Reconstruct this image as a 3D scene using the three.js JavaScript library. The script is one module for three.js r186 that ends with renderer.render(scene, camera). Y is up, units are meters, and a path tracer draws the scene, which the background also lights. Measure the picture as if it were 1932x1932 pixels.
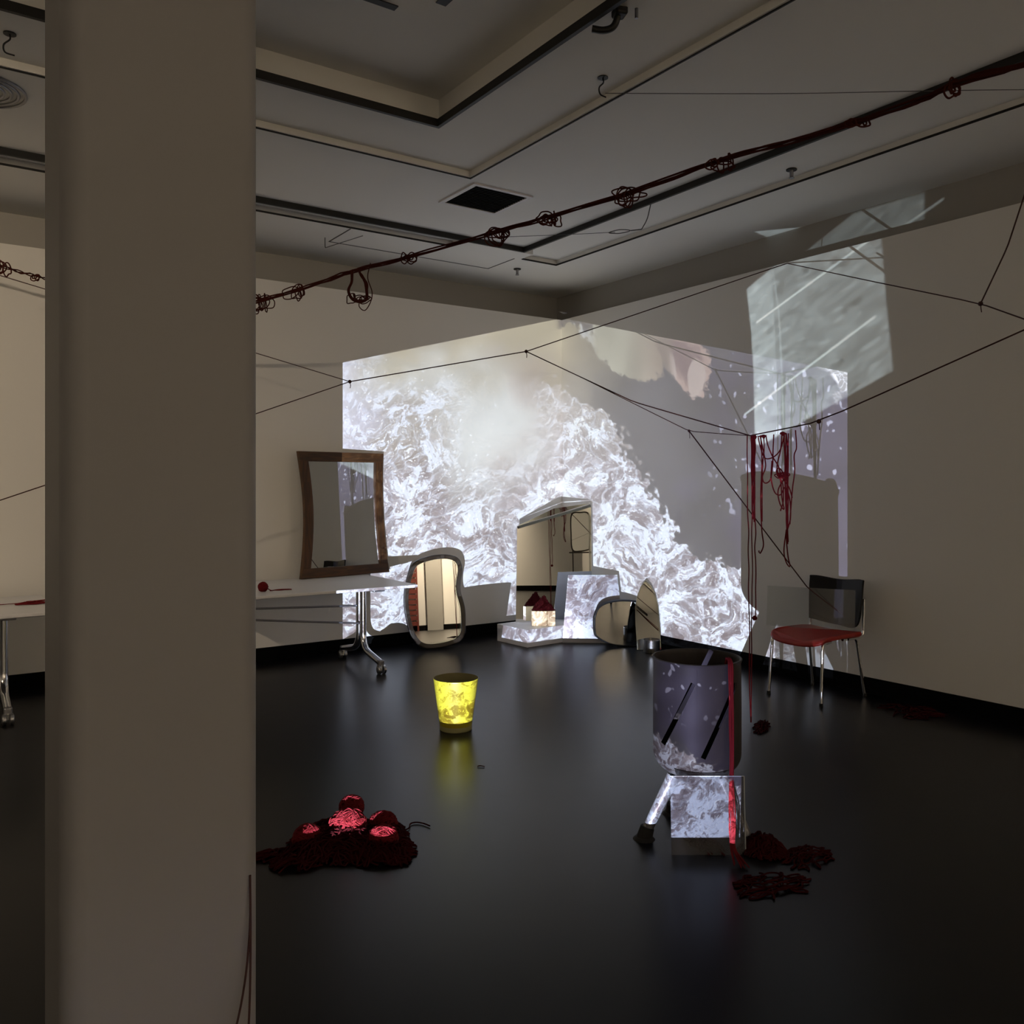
import * as THREE from 'three';
import { RoundedBoxGeometry } from 'three/addons/geometries/RoundedBoxGeometry.js';
import { mergeGeometries } from 'three/addons/utils/BufferGeometryUtils.js';
import { RectAreaLightUniformsLib } from 'three/addons/lights/RectAreaLightUniformsLib.js';
import { Brush, Evaluator, SUBTRACTION } from 'three-bvh-csg';
import { createNoise2D } from 'simplex-noise';

// ---------------------------------------------------------------- camera, exposure, large lights
// Room axes: the far corner of the two white walls stands at x = 0, z = 0; the back wall runs to -x, the right wall to +z.
const scene = new THREE.Scene();
scene.background = new THREE.Color(0x000000);
const camera = new THREE.PerspectiveCamera(61.4, 1, 0.05, 60);
camera.position.set(-5.725, 1.52, 7.349);
camera.lookAt(-5.725 + 0.568, 1.52, 7.349 - 0.823);
camera.setViewOffset(1932, 1932, 0, 51, 1932, 1932);   // lens shift: the horizon lies a little above the middle
const renderer = new THREE.WebGLRenderer({ antialias: true });
renderer.toneMapping = THREE.LinearToneMapping;
renderer.toneMappingExposure = 1.0;
renderer.shadowMap.enabled = true;
RectAreaLightUniformsLib.init();

const PROJECTOR = { at: [-5.55, 0.086, 6.29], axis: [0.699, -0.715], candela: 330, s: [-0.3615, 0.3615], t: [-0.006, 0.392] };   // on the floor, throws the water film into the corner
const ADDED_PROJECTOR = { at: [-4.0, 1.05, 0.4], candela: 74 };                                                              // added, hidden behind the column; stands in for light a mirror reflects onto the right wall
const WARM = 0xffe6c4;
const WASH = [   // warm wall washers on the ceiling behind the camera: lamp, target, candela
  [[-8.6, 3.5, 4.6], [-6.8, 1.4, 0.0], 25],
  [[-5.6, 3.5, 9.6], [-6.6, 1.4, 12.1], 62],
  [[-1.5, 3.5, 10.0], [-0.5, 1.5, 12.1], 60],
];

// ---------------------------------------------------------------- helpers
const rng = (seed) => () => { seed = (seed + 0x6d2b79f5) | 0; let t = Math.imul(seed ^ (seed >>> 15), 1 | seed); t = (t + Math.imul(t ^ (t >>> 7), 61 | t)) ^ t; return ((t ^ (t >>> 14)) >>> 0) / 4294967296; };
const V = (x, y, z) => new THREE.Vector3(x, y, z);
const R = THREE.MathUtils.degToRad;
const { smoothstep, clamp, lerp } = THREE.MathUtils;
const names = new Map();
function numbered(name) { const n = names.get(name) ?? 0; names.set(name, n + 1); return n ? `${name}_${String(n).padStart(3, '0')}` : name; }
function thing(name, label, category, [x, y, z] = [0, 0, 0], turn = 0, group) {
  const o = new THREE.Group();
  o.name = numbered(name); o.position.set(x, y, z); o.rotation.order = 'YXZ'; o.rotation.y = turn;
  o.userData = { label, category };
  if (group) o.userData.group = group;
  scene.add(o);
  return o;
}
function part(name, geometries, material, parent = scene, label) {
  const list = [].concat(geometries);
  const g = list.length > 1 ? mergeGeometries(list.map((k) => { const c = k.index ? k.toNonIndexed() : k.clone(); for (const a of Object.keys(c.attributes)) if (!['position', 'normal', 'uv'].includes(a)) c.deleteAttribute(a); if (!c.attributes.uv) c.setAttribute('uv', new THREE.BufferAttribute(new Float32Array(c.attributes.position.count * 2), 2)); return c; })) : list[0];
  const m = new THREE.Mesh(g, material);
  m.name = parent === scene ? numbered(name) : name;
  m.castShadow = m.receiveShadow = true;
  if (label) m.userData.label = label;
  parent.add(m);
  return m;
}
function struct(name, geometries, material, parent = scene) { const m = part(name, geometries, material, parent); if (parent === scene) m.userData.kind = 'structure'; return m; }
function box(x0, x1, y0, y1, z0, z1) { return new THREE.BoxGeometry(x1 - x0, y1 - y0, z1 - z0).translate((x0 + x1) / 2, (y0 + y1) / 2, (z0 + z1) / 2); }
function rbox(w, h, d, r, x = 0, y = 0, z = 0) { return new RoundedBoxGeometry(w, h, d, 3, r).translate(x, y, z); }
function cyl(r0, r1, a, b, n = 20) {   // a cylinder from a to b
  const A = V(...a), B = V(...b), d = B.clone().sub(A), g = new THREE.CylinderGeometry(r1, r0, d.length(), n);
  g.applyQuaternion(new THREE.Quaternion().setFromUnitVectors(V(0, 1, 0), d.clone().normalize()));
  return g.translate(...A.add(B).multiplyScalar(0.5).toArray());
}
function tube(points, r, { segs, radial = 6, closed = false, tension = 0.5 } = {}) {
  const c = new THREE.CatmullRomCurve3(points.map((p) => (p.isVector3 ? p : V(...p))), closed, 'catmullrom', tension);
  return new THREE.TubeGeometry(c, segs ?? points.length * 5, r, radial, closed);
}
function bent(points, r, corner = 0.06, radial = 14) {   // a tube with straight runs and rounded bends
  const path = new THREE.CurvePath(), P = points.map((p) => V(...p));
  let from = P[0];
  for (let i = 1; i < P.length; i++) {
    if (i === P.length - 1) { path.add(new THREE.LineCurve3(from, P[i])); break; }
    const u = P[i - 1].clone().sub(P[i]), v = P[i + 1].clone().sub(P[i]), c = Math.min(corner, u.length() * 0.48, v.length() * 0.48);
    const a = P[i].clone().addScaledVector(u.normalize(), c), b = P[i].clone().addScaledVector(v.normalize(), c);
    path.add(new THREE.LineCurve3(from, a)); path.add(new THREE.QuadraticBezierCurve3(a, P[i], b)); from = b;
  }
  return new THREE.TubeGeometry(path, 22 * (P.length - 1), r, radial, false);
}
function outline(points, smooth = false) {
  const s = new THREE.Shape();
  if (smooth) { const c = new THREE.SplineCurve([...points, points[0]].map(([x, y]) => new THREE.Vector2(x, y))); s.setFromPoints(c.getPoints(points.length * 8).slice(0, -1)); } else s.setFromPoints(points.map(([x, y]) => new THREE.Vector2(x, y)));
  return s;
}
function slab(shape, depth, bevel = 0, z = 0, curveSegments = 24) {
  return new THREE.ExtrudeGeometry(shape, { depth: depth - 2 * bevel, bevelEnabled: bevel > 0, bevelSize: bevel, bevelThickness: bevel, bevelOffset: -bevel, bevelSegments: 2, curveSegments }).translate(0, 0, z + bevel);
}
function inset(points, d) {   // a polygon moved inwards by d (counter-clockwise or clockwise alike)
  const n = points.length, area = points.reduce((s, [x, y], i) => { const [u, v] = points[(i + 1) % n]; return s + x * v - u * y; }, 0), sg = Math.sign(area);
  return points.map(([x, y], i) => {
    const [px, py] = points[(i + n - 1) % n], [qx, qy] = points[(i + 1) % n];
    let a = [-(y - py), x - px], b = [-(qy - y), qx - x]; const la = Math.hypot(...a), lb = Math.hypot(...b);
    a = a.map((k) => k / la); b = b.map((k) => k / lb);
    const m = [a[0] + b[0], a[1] + b[1]], l = m[0] * m[0] + m[1] * m[1] || 1;
    return [x + sg * 2 * d * m[0] / l, y + sg * 2 * d * m[1] / l];
  });
}
function splinePoints(points, per = 8) { const c = new THREE.SplineCurve([...points, points[0]].map(([x, y]) => new THREE.Vector2(x, y))); return c.getPoints(points.length * per).slice(0, -1).map((p) => [p.x, p.y]); }

// ---------------------------------------------------------------- materials
const std = (rgb, roughness, extra = {}) => { const m = new THREE.MeshPhysicalMaterial({ roughness, ...extra }); m.color.setRGB(...rgb); return m; };
function dataTexture(w, h, f, srgb = false) {
  const d = new Uint8Array(w * h * 4);
  for (let y = 0, i = 0; y < h; y++) for (let x = 0; x < w; x++, i += 4) { const c = f(x, y); d[i] = clamp(c[0], 0, 1) * 255; d[i + 1] = clamp(c[1], 0, 1) * 255; d[i + 2] = clamp(c[2], 0, 1) * 255; d[i + 3] = 255; }
  const t = new THREE.DataTexture(d, w, h, THREE.RGBAFormat);
  t.magFilter = THREE.LinearFilter; t.minFilter = THREE.LinearFilter; t.wrapS = t.wrapT = THREE.RepeatWrapping;
  if (srgb) t.colorSpace = THREE.SRGBColorSpace;
  t.needsUpdate = true;
  return t;
}
const n1 = createNoise2D(rng(11)), n2 = createNoise2D(rng(22)), n3 = createNoise2D(rng(33));
const fbm = (x, y, o = 4) => { let s = 0, a = 0.5; for (let i = 0; i < o; i++) { s += a * n1(x, y); x = x * 2.03 + 7.1; y = y * 2.03 - 3.7; a *= 0.5; } return s; };
const floorRough = dataTexture(512, 512, (x, y) => { const v = 0.29 + 0.008 * fbm(x / 60, y / 60, 3); return [v, v, v]; });
const wood = dataTexture(256, 512, (x, y) => { const g = 0.5 + 0.5 * Math.sin(x / 9 + 3 * n1(x / 90, y / 260) + 2.2 * n2(x / 30, y / 200)), f = n3(x / 2.2, y / 60); const k = 0.72 + 0.22 * g + 0.12 * f; return [0.36 * k, 0.235 * k, 0.11 * k]; }, true);
const M = {
  wall: std([0.8, 0.79, 0.765], 0.85, { specularIntensity: 0.25 }),
  plaster: std([0.84, 0.83, 0.8], 0.9, { specularIntensity: 0.2 }),
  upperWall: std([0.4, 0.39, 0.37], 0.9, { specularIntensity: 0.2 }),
  columnPaint: std([0.31, 0.305, 0.315], 0.6, { specularIntensity: 0.4 }),
  vinyl: std([0.006, 0.006, 0.007], 1, { roughnessMap: floorRough, specularIntensity: 0.3 }),
  skirting: std([0.004, 0.004, 0.004], 0.9, { specularIntensity: 0.1 }),
  black: std([0.008, 0.008, 0.008], 0.6),
  blackPlastic: std([0.006, 0.006, 0.007], 0.5, { specularIntensity: 0.5 }),
  rubber: std([0.012, 0.012, 0.012], 0.8),
  chrome: std([0.82, 0.83, 0.85], 0.12, { metalness: 1 }),
  satin: std([0.6, 0.6, 0.62], 0.32, { metalness: 1 }),
  mirror: std([0.86, 0.88, 0.87], 0, { metalness: 1 }),
  bevel: std([0.8, 0.86, 0.84], 0.03, { metalness: 1 }),
  wood: std([1, 1, 1], 0.42, { map: wood }),
  darkFrame: std([0.03, 0.024, 0.018], 0.3),
  laminate: std([0.72, 0.72, 0.74], 0.4),
  greyMetal: std([0.28, 0.28, 0.3], 0.4, { metalness: 0.8 }),
  yarn: std([0.14, 0.01, 0.013], 0.9, { specularIntensity: 0.2, sheen: 0.3 }),
  yarnDark: std([0.04, 0.0035, 0.0045], 0.95, { specularIntensity: 0.15 }),
  ropeYarn: std([0.06, 0.014, 0.01], 0.95, { specularIntensity: 0.15 }),
  line: std([0.05, 0.014, 0.012], 0.8),
  wire: std([0.1, 0.1, 0.1], 0.4, { metalness: 0.6 }),
  drum: std([0.042, 0.038, 0.04], 0.55, { specularIntensity: 0.5 }),
  acrylic: std([0.1, 0.1, 0.115], 0.2, { transparent: true, opacity: 0.5 }),
  edge: std([0.35, 0.38, 0.4], 0.2),
  clear: std([0.86, 0.88, 0.88], 0.06, { transmission: 0.93 }),
  yellow: std([0.4, 0.34, 0.025], 0.4),
  bucketBase: std([0.35, 0.34, 0.16], 0.6),
  bucketInside: std([0.2, 0.18, 0.08], 0.7),
  redShell: std([0.36, 0.025, 0.02], 0.4),
  cream: std([0.9, 0.72, 0.44], 0.6),
  whitePaint: std([0.75, 0.74, 0.76], 0.5),
  paleGlass: std([0.36, 0.36, 0.4], 0.15, { clearcoat: 0.6 }),
  redLouvre: std([0.16, 0.035, 0.025], 0.5),
  lamp: std([1, 1, 1], 0.5, { emissive: new THREE.Color(WARM), emissiveIntensity: 1.5 }),
  legPaint: std([0.16, 0.16, 0.175], 0.4, { metalness: 0.35 }),
  steel: std([0.26, 0.25, 0.24], 0.28, { metalness: 1 }),
};

// ---------------------------------------------------------------- the room shell
const XL = -9.7, ZR = 12.1, TOP = 4.3, HC = 3.63, HW = 3.298;
struct('floor', box(XL - 0.2, 0.5, -0.2, 0, -0.7, ZR + 0.2).toNonIndexed(), M.vinyl);
{ const f = scene.children.at(-1), p = f.geometry.attributes.position, uv = f.geometry.attributes.uv; for (let i = 0; i < p.count; i++) uv.setXY(i, p.getX(i) / 2.1, p.getZ(i) / 2.1); }
// the white display walls stop below the ceiling; the building's own walls stand behind them
struct('wall_back', box(XL, 0.16, 0, HW, -0.16, 0), M.wall);
struct('wall_right', box(0, 0.12, 0, HW, 0, ZR), M.wall);
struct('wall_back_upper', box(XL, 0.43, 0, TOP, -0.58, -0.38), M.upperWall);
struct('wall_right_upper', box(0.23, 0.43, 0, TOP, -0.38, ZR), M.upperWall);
struct('wall_left', box(XL - 0.2, XL, 0, TOP, -0.6, ZR + 0.2), M.wall);
struct('wall_rear', box(XL, 0.43, 0, TOP, ZR, ZR + 0.2), M.wall);
struct('baseboard_back', box(XL, -0.012, 0, 0.115, 0, 0.012), M.skirting);
struct('baseboard_right', box(-0.012, 0, 0, 0.115, 0, ZR), M.skirting);
struct('baseboard_left', box(XL, XL + 0.012, 0, 0.115, 0.02, ZR), M.skirting);
struct('baseboard_rear', box(XL + 0.02, -0.02, 0, 0.115, ZR - 0.012, ZR), M.skirting);

// ceiling: L-shaped trays that step up away from the two walls, x at the right wall, z at the back wall
const L1 = [-0.66, 0.76], L2 = [-1.18, 0.96], L3 = [-2.58, 2.29], L4 = [-3.18, 2.9];
const ring = (a, b, y0, y1 = TOP) => [box(XL, a[0], y0, y1, a[1], b[1]), box(b[0], a[0], y0, y1, b[1], ZR)];
const edgeOf = (a, w, y0, y1) => [box(XL, a[0], y0, y1, a[1], a[1] + w), box(a[0] - w, a[0], y0, y1, a[1] + w, ZR)];
const ceiling = struct('ceiling', [box(XL, 0.23, HC, TOP, -0.38, L1[1]), box(L1[0], 0.23, HC, TOP, L1[1], ZR)], M.plaster);
part('tray', ring(L1, L2, 3.68), M.plaster, ceiling);
part('tray', ring(L2, L3, 3.675), M.plaster, ceiling);
part('rib', edgeOf(L3, 0.02, HC + 0.005, 3.74), M.plaster, ceiling);
part('tray', ring([L3[0] - 0.02, L3[1] + 0.02], L4, 3.675), M.plaster, ceiling);
part('tray', [box(XL, L4[0], 3.8, TOP, L4[1], ZR)], M.plaster, ceiling);
part('infill_panel', box(-1.82, -1.08, HC, 3.7, L1[1], L2[1] - 0.002), M.plaster, ceiling);
part('drop_panel', box(-6.4, -3.86, HC, 3.88, 3.94, 7.4), M.plaster, ceiling);
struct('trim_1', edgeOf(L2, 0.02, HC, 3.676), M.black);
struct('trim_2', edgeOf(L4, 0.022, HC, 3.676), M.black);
struct('shadow_strip_5', edgeOf(L3, 0.008, HC - 0.002, HC + 0.02), M.black);  // black strip drawn where a shadow gap runs under the rib
struct('shadow_strip_6', [box(XL, -1.83, HC - 0.002, HC + 0.012, L1[1], L1[1] + 0.006), box(-1.07, L1[0], HC - 0.002, HC + 0.012, L1[1], L1[1] + 0.006), box(L1[0] - 0.006, L1[0], HC - 0.002, HC + 0.012, L1[1], ZR)], M.black);  // shadow gap along the ledge step, drawn as thin black strips
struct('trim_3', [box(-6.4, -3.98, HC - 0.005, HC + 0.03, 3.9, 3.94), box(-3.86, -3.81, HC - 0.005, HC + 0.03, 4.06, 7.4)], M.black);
{ // thin outline of the hatch in the ledge
  const a = [-2.79, 0.305], b = [-1.14, 0.29], c = [-1.1, 0.745];
  struct('trim_4', [box(a[0], b[0], HC - 0.004, HC + 0.01, 0.296, 0.304), box(b[0] - 0.008, b[0], HC - 0.004, HC + 0.01, 0.3, 0.75), box(a[0], a[0] + 0.008, HC - 0.004, HC + 0.01, 0.3, 0.75)], M.wire);
}

// the near column, rounded corners
{
  const g = new RoundedBoxGeometry(0.47, TOP + 0.4, 0.37, 6, 0.055).translate(-5.213, TOP / 2 - 0.15, 4.92);
  struct('column', g, M.columnPaint);
}

// ---------------------------------------------------------------- the projected film (slides in the projectors)
function cells(x, y, seed) {   // distances to the nearest and second nearest point of a jittered grid, and the nearest one's number
  const ix = Math.floor(x), iy = Math.floor(y); let f1 = 9, f2 = 9, id = 0;
  for (let j = -1; j <= 1; j++) for (let i = -1; i <= 1; i++) {
    let h = Math.imul(ix + i, 374761393) ^ Math.imul(iy + j, 668265263) ^ Math.imul(seed, 2147483647 - 1013904223);
    h = Math.imul(h ^ (h >>> 13), 1274126177); h ^= h >>> 16;
    const px = ix + i + (h & 1023) / 1023, py = iy + j + ((h >>> 10) & 1023) / 1023, d = Math.hypot(px - x, py - y);
    if (d < f1) { f2 = f1; f1 = d; id = (h >>> 20) & 1023; } else if (d < f2) f2 = d;
  }
  return [f1, f2, id / 1023];
}
const EDGE = [[0.79, 0.405], [0.762, 0.431], [0.735, 0.456], [0.709, 0.507], [0.667, 0.537], [0.586, 0.558], [0.518, 0.588], [0.448, 0.613], [0.403, 0.634], [0.34, 0.654], [0.31, 0.674], [0.27, 0.72], [0, 1.3]];
const SHELF = [[0.6, 0.3], [0.674, 0.306], [0.724, 0.3], [0.764, 0.29], [0.785, 0.315], [0.81, 0.325], [0.86, 0.29], [0.92, 0.235], [1.0, 0.15]];   // the lower edge of the foam towards the right: u, v
function shelfV(u) { for (let i = 1; i < SHELF.length; i++) if (u <= SHELF[i][0]) return lerp(SHELF[i - 1][1], SHELF[i][1], clamp((u - SHELF[i - 1][0]) / (SHELF[i][0] - SHELF[i - 1][0]), 0, 1)); return 0.15; }
function edgeU(v) { if (v > EDGE[0][0]) return EDGE[0][1]; for (let i = 1; i < EDGE.length; i++) if (v >= EDGE[i][0]) return lerp(EDGE[i][1], EDGE[i - 1][1], (v - EDGE[i][0]) / (EDGE[i - 1][0] - EDGE[i][0])); return 1.3; }
function inside(poly, x, y) {   // signed distance to a polygon, positive inside
  let d = 9, s = -1;
  for (let i = 0, n = poly.length, j = n - 1; i < n; j = i++) {
    const [ax, ay] = poly[j], [bx, by] = poly[i], ex = bx - ax, ey = by - ay, t = clamp(((x - ax) * ex + (y - ay) * ey) / (ex * ex + ey * ey), 0, 1);
    d = Math.min(d, Math.hypot(x - ax - ex * t, y - ay - ey * t));
    if ((by > y) !== (ay > y) && x < ((ax - bx) * (y - by)) / (ay - by) + bx) s = -s;
  }
  return d * s;
}
const BLOB = [[0.452, 0.975], [0.477, 0.926], [0.502, 0.88], [0.527, 0.847], [0.563, 0.829], [0.61, 0.84], [0.628, 0.885], [0.64, 1.02], [0.49, 1.02], [0.487, 0.955], [0.465, 0.99]];
const PINK = [[0.615, 1.0], [0.61, 0.94], [0.634, 0.88], [0.654, 0.84], [0.677, 0.806], [0.699, 0.82], [0.712, 0.9], [0.71, 0.95], [0.695, 0.99]];
const mix3 = (a, b, t) => [a[0] + (b[0] - a[0]) * t, a[1] + (b[1] - a[1]) * t, a[2] + (b[2] - a[2]) * t];
function film(u, v) {   // linear colour of the film frame, u to the right, v up
  const X = u * 6.6, Y = v * 3.5;
  const wx = n1(X * 1.1, Y * 1.1), wy = n2(X * 1.1 + 5, Y * 1.1), mid = fbm(X * 0.9 + 3, Y * 0.9, 3), soft = n3(X * 0.55, Y * 0.55);
  // calm backdrop: beige at the top middle, grey, lilac to the right and below
  const gx = smoothstep(u + 0.35 * (1 - v) + 0.06 * mid, 0.38, 0.66);
  let c = mix3([0.36, 0.31, 0.21], [0.078, 0.075, 0.086], gx);
  c = mix3(c, [0.082, 0.074, 0.11], smoothstep(u + 0.2 * mid, 0.68, 0.85));
  const k = 1 + 0.22 * n1(X * 0.5 + Y * 0.6, Y * 1.4 - X * 0.9) + 0.12 * soft; c = c.map((q) => q * k);
  // pale flecks adrift in the dark water
  const fl = smoothstep(n2(X * 4.6, Y * 3.6) + 0.5 * n3(X * 10, Y * 9), 0.74, 0.98) * smoothstep(u, 0.66, 0.8) * smoothstep(v, 0.36, 0.5);
  c = mix3(c, [0.48, 0.47, 0.58], 0.8 * fl);
  // left and below the ridge: haze, then foam
  const ridge = 0.016 * n1(X * 5, Y * 5) + 0.012 * n2(X * 12, Y * 12), s = u > 0.66 ? Math.max(edgeU(v) - u, shelfV(u) - v) + ridge : edgeU(v) + ridge - u;
  const hz = smoothstep(s, -0.01, 0.02) * smoothstep(0.86 - v + 0.5 * (0.3 - u) + 0.1 * mid, -0.12, 0.14);
  const hazeC = mix3([0.62, 0.63, 0.6], [0.42, 0.38, 0.35], smoothstep(u + 0.08 * mid + 0.04 * soft, 0.3, 0.41));
  c = mix3(c, hazeC.map((q) => q * (1 + 0.16 * mid)), hz);
  c = mix3(c, [0.24, 0.19, 0.15], 0.7 * Math.exp(-(((u - 0.385) / 0.035) ** 2) - ((v - 0.83) / 0.06) ** 2));
  const calm = Math.exp(-(((u - 0.315) / 0.1) ** 2) - ((v - 0.66) / 0.2) ** 2) + 0.9 * Math.exp(-(((u - 0.2) / 0.16) ** 2) - ((v - 0.95) / 0.13) ** 2) + Math.exp(-(((u - 0.4) / 0.08) ** 2) - ((v - 0.92) / 0.12) ** 2);
  let D = clamp(1.15 - 1.5 * calm + 0.35 * mid, 0, 1) * smoothstep(s, -0.002, 0.006);
  // foam: nested cells, larger and net-like below, with torn white flakes above
  const low = smoothstep(v + 0.12 * soft + 0.06 * mid, 0.5, 0.12), net = smoothstep(u + 0.6 * (0.25 - v) + 0.1 * mid, 0.5, 0.7) * smoothstep(v, 0.36, 0.24);
  const qx = X + 0.11 * wx + (0.035 * n2(X * 5, Y * 5) + 0.008 * n3(X * 19, Y * 19)) * (1 - 0.6 * net), qy = Y + 0.11 * wy + (0.035 * n1(X * 5 + 9, Y * 5) + 0.008 * n1(X * 19, Y * 19 + 4)) * (1 - 0.6 * net);
  const fx = qx * 0.9 + qy * 0.42, fy = qy * 0.9 - qx * 0.42;
  const A0 = cells(fx * 5.6, fy * 7.4, 3), N = net > 0.02 ? cells(fx * 8.5, fy * 10.5, 6) : A0, A = [0, 1, 2].map((k) => lerp(A0[k], N[k], net)), B = cells(fx * 14 + 5, fy * 19, 8), C = cells(fx * 31, fy * 42, 5);
  const rimA = Math.exp(-(A[1] - A[0]) * lerp(10, 6, net)), rimB = Math.exp(-(B[1] - B[0]) * 12), rimC = Math.exp(-(C[1] - C[0]) * 9);
  const cover = 0.46 * A[2] + 0.36 * B[2] + 0.18 * C[2] + 0.22 * mid + 0.16 * n3(X * 1.3, Y * 1.7) - 0.03 - 0.09 * low - 0.13 * net;
  const white = smoothstep(cover, 0.47, 0.6), half = smoothstep(cover, 0.26, 0.46);
  let tone = mix3([0.15, 0.115, 0.125], [0.37, 0.33, 0.36], clamp(0.75 * B[2] + 0.35 * half + 0.1 * n2(X * 7, Y * 9), 0, 1));
  tone = mix3(tone, [0.36, 0.33, 0.27], smoothstep(v, 0.45, 0.75) * 0.6);
  tone = mix3(tone, [0.2, 0.1, 0.085], net * smoothstep(B[2], 0.62, 0.9) * 0.8);
  let foam = mix3(tone, [0.72, 0.77, 0.87], clamp(white * (0.6 + 0.4 * C[2]) + rimA * (0.4 + 0.6 * net + 0.2 * B[2]) + rimB * (0.12 + 0.6 * A[2] * half) + rimC * 0.22 * half, 0, 1));
  const glint = smoothstep(n1(fx * 13 + 2 * wx, fy * 26) + 0.35 * n3(X * 36, Y * 40), 0.6, 0.75), pit = smoothstep(n2(fx * 9 + 2 * wy, fy * 19) + 0.25 * n3(X * 30, Y * 30), 0.6, 0.74);
  foam = mix3(foam, [0.98, 1.0, 1.0], 0.8 * glint * (0.35 + 0.65 * half)); foam = mix3(foam, [0.25, 0.215, 0.215], 0.6 * pit * (1 - glint));
  foam = mix3(foam, [0.74, 0.77, 0.97], 0.55 * smoothstep(0.15 - u + 0.05 * mid, 0, 0.14) * smoothstep(v, 0.3, 0.55));
  c = mix3(c, foam, D);
  const spark = smoothstep(n3(X * 9, Y * 12) + 0.4 * n1(X * 24, Y * 26), 0.88, 1.0) * hz * smoothstep(0.36 - u, 0, 0.08);
  c = mix3(c, [0.95, 0.98, 1.0], 0.9 * spark);
  // the torn patch at the top: pale, foamy below; then the pink lump
  const jag = 0.008 * n1(X * 7, Y * 7) + 0.005 * n2(X * 19, Y * 19), b = inside(BLOB, u, v) + jag;
  if (b > -0.03) {
    let q = mix3([0.36, 0.34, 0.26], [0.3, 0.24, 0.19], smoothstep(u, 0.53, 0.62));
    q = q.map((w) => w * (1 + 0.25 * n1(X * 2, Y * 0.6)));
    q = mix3(q, [0.8, 0.82, 0.78], clamp(smoothstep(0.93 - v, 0, 0.06) * (rimB * 1.1 + smoothstep(n2(X * 6, Y * 5), 0.1, 0.5)) * smoothstep(u, 0.66, 0.6), 0, 1));
    q = mix3(q, [0.42, 0.42, 0.4], smoothstep(0.5 - u, 0, 0.03));
    c = mix3(c, q, smoothstep(b, -0.004, 0.008));
  }
  const p = inside(PINK, u, v) + 0.7 * jag;
  if (p > -0.03) {
    let q = mix3([0.4, 0.29, 0.25], [0.19, 0.13, 0.13], smoothstep(p, 0.0, 0.026));
    q = mix3(q, [0.44, 0.36, 0.32], 0.8 * smoothstep(n1(X * 3.2 + 2, Y * 1.6), 0.35, 0.6));
    q = mix3(q, [0.21, 0.165, 0.14], smoothstep(0.648 - u, 0, 0.02));
    c = mix3(c, q, smoothstep(p, -0.005, 0.006));
  }
  c = mix3(c, [0.06, 0.058, 0.075], 0.8 * smoothstep(v - 0.965 + 0.012 * n2(u * 45, 3) + 0.012 * n3(u * 110, v * 30) + 0.3 * Math.max(0, u - 0.47) + 0.9 * Math.max(0, 0.435 - u), -0.006, 0.006) * smoothstep(0.49 - u, 0, 0.003) * smoothstep(u, 0.415, 0.43));
  // foam in the top right corner
  const tr = smoothstep(u + 0.8 * v - 1.675 + 0.04 * n1(X * 3, Y * 3), 0, 0.03);
  if (tr > 0) c = mix3(c, mix3([0.3, 0.28, 0.29], [0.9, 0.88, 0.95], clamp(rimB * 1.1 + smoothstep(n2(X * 3.3, Y * 2.6), 0.05, 0.3), 0, 1)), tr);
  // the projector lights the nearer ends of the walls more than the corner; the film is graded against it
  return c.map((q) => Math.max(0, q));
}
function slidePane(w, h, f, W, H) {
  const enc = (q) => (q <= 0.0031308 ? 12.92 * q : 1.055 * Math.pow(Math.min(q, 1), 1 / 2.4) - 0.055);
  const t = dataTexture(W, H, (x, y) => f((x + 0.5) / W, (y + 0.5) / H).map(enc), true);
  t.wrapS = t.wrapT = THREE.ClampToEdgeWrapping;
  return new THREE.MeshPhysicalMaterial({ map: t, roughness: 0, metalness: 0, transmission: 1, thickness: 0, specularIntensity: 0, side: THREE.DoubleSide });
}
function projector(name, label, P, axis, sr, tr, dist, material, candela, color, soft) {
  // the lamp sits at the back of an open-fronted case, the slide in its mouth
  const turn = Math.atan2(axis[0], axis[1]);   // local +z looks along the axis
  const t = thing(name, label, 'projector', [P[0], 0, P[2]], turn);
  const base = P[1], right = -1;               // local +x points to the left of the throw
  const w = (sr[1] - sr[0]) * dist, h = (tr[1] - tr[0]) * dist, cx = ((sr[0] + sr[1]) / 2) * dist * right, cy = base + ((tr[0] + tr[1]) / 2) * dist;
  const pane = new THREE.PlaneGeometry(w, h).rotateY(Math.PI).translate(cx, cy, dist);
  part('slide', pane, material, t);
  return { t, w, h, cx, cy, base };
}
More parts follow.
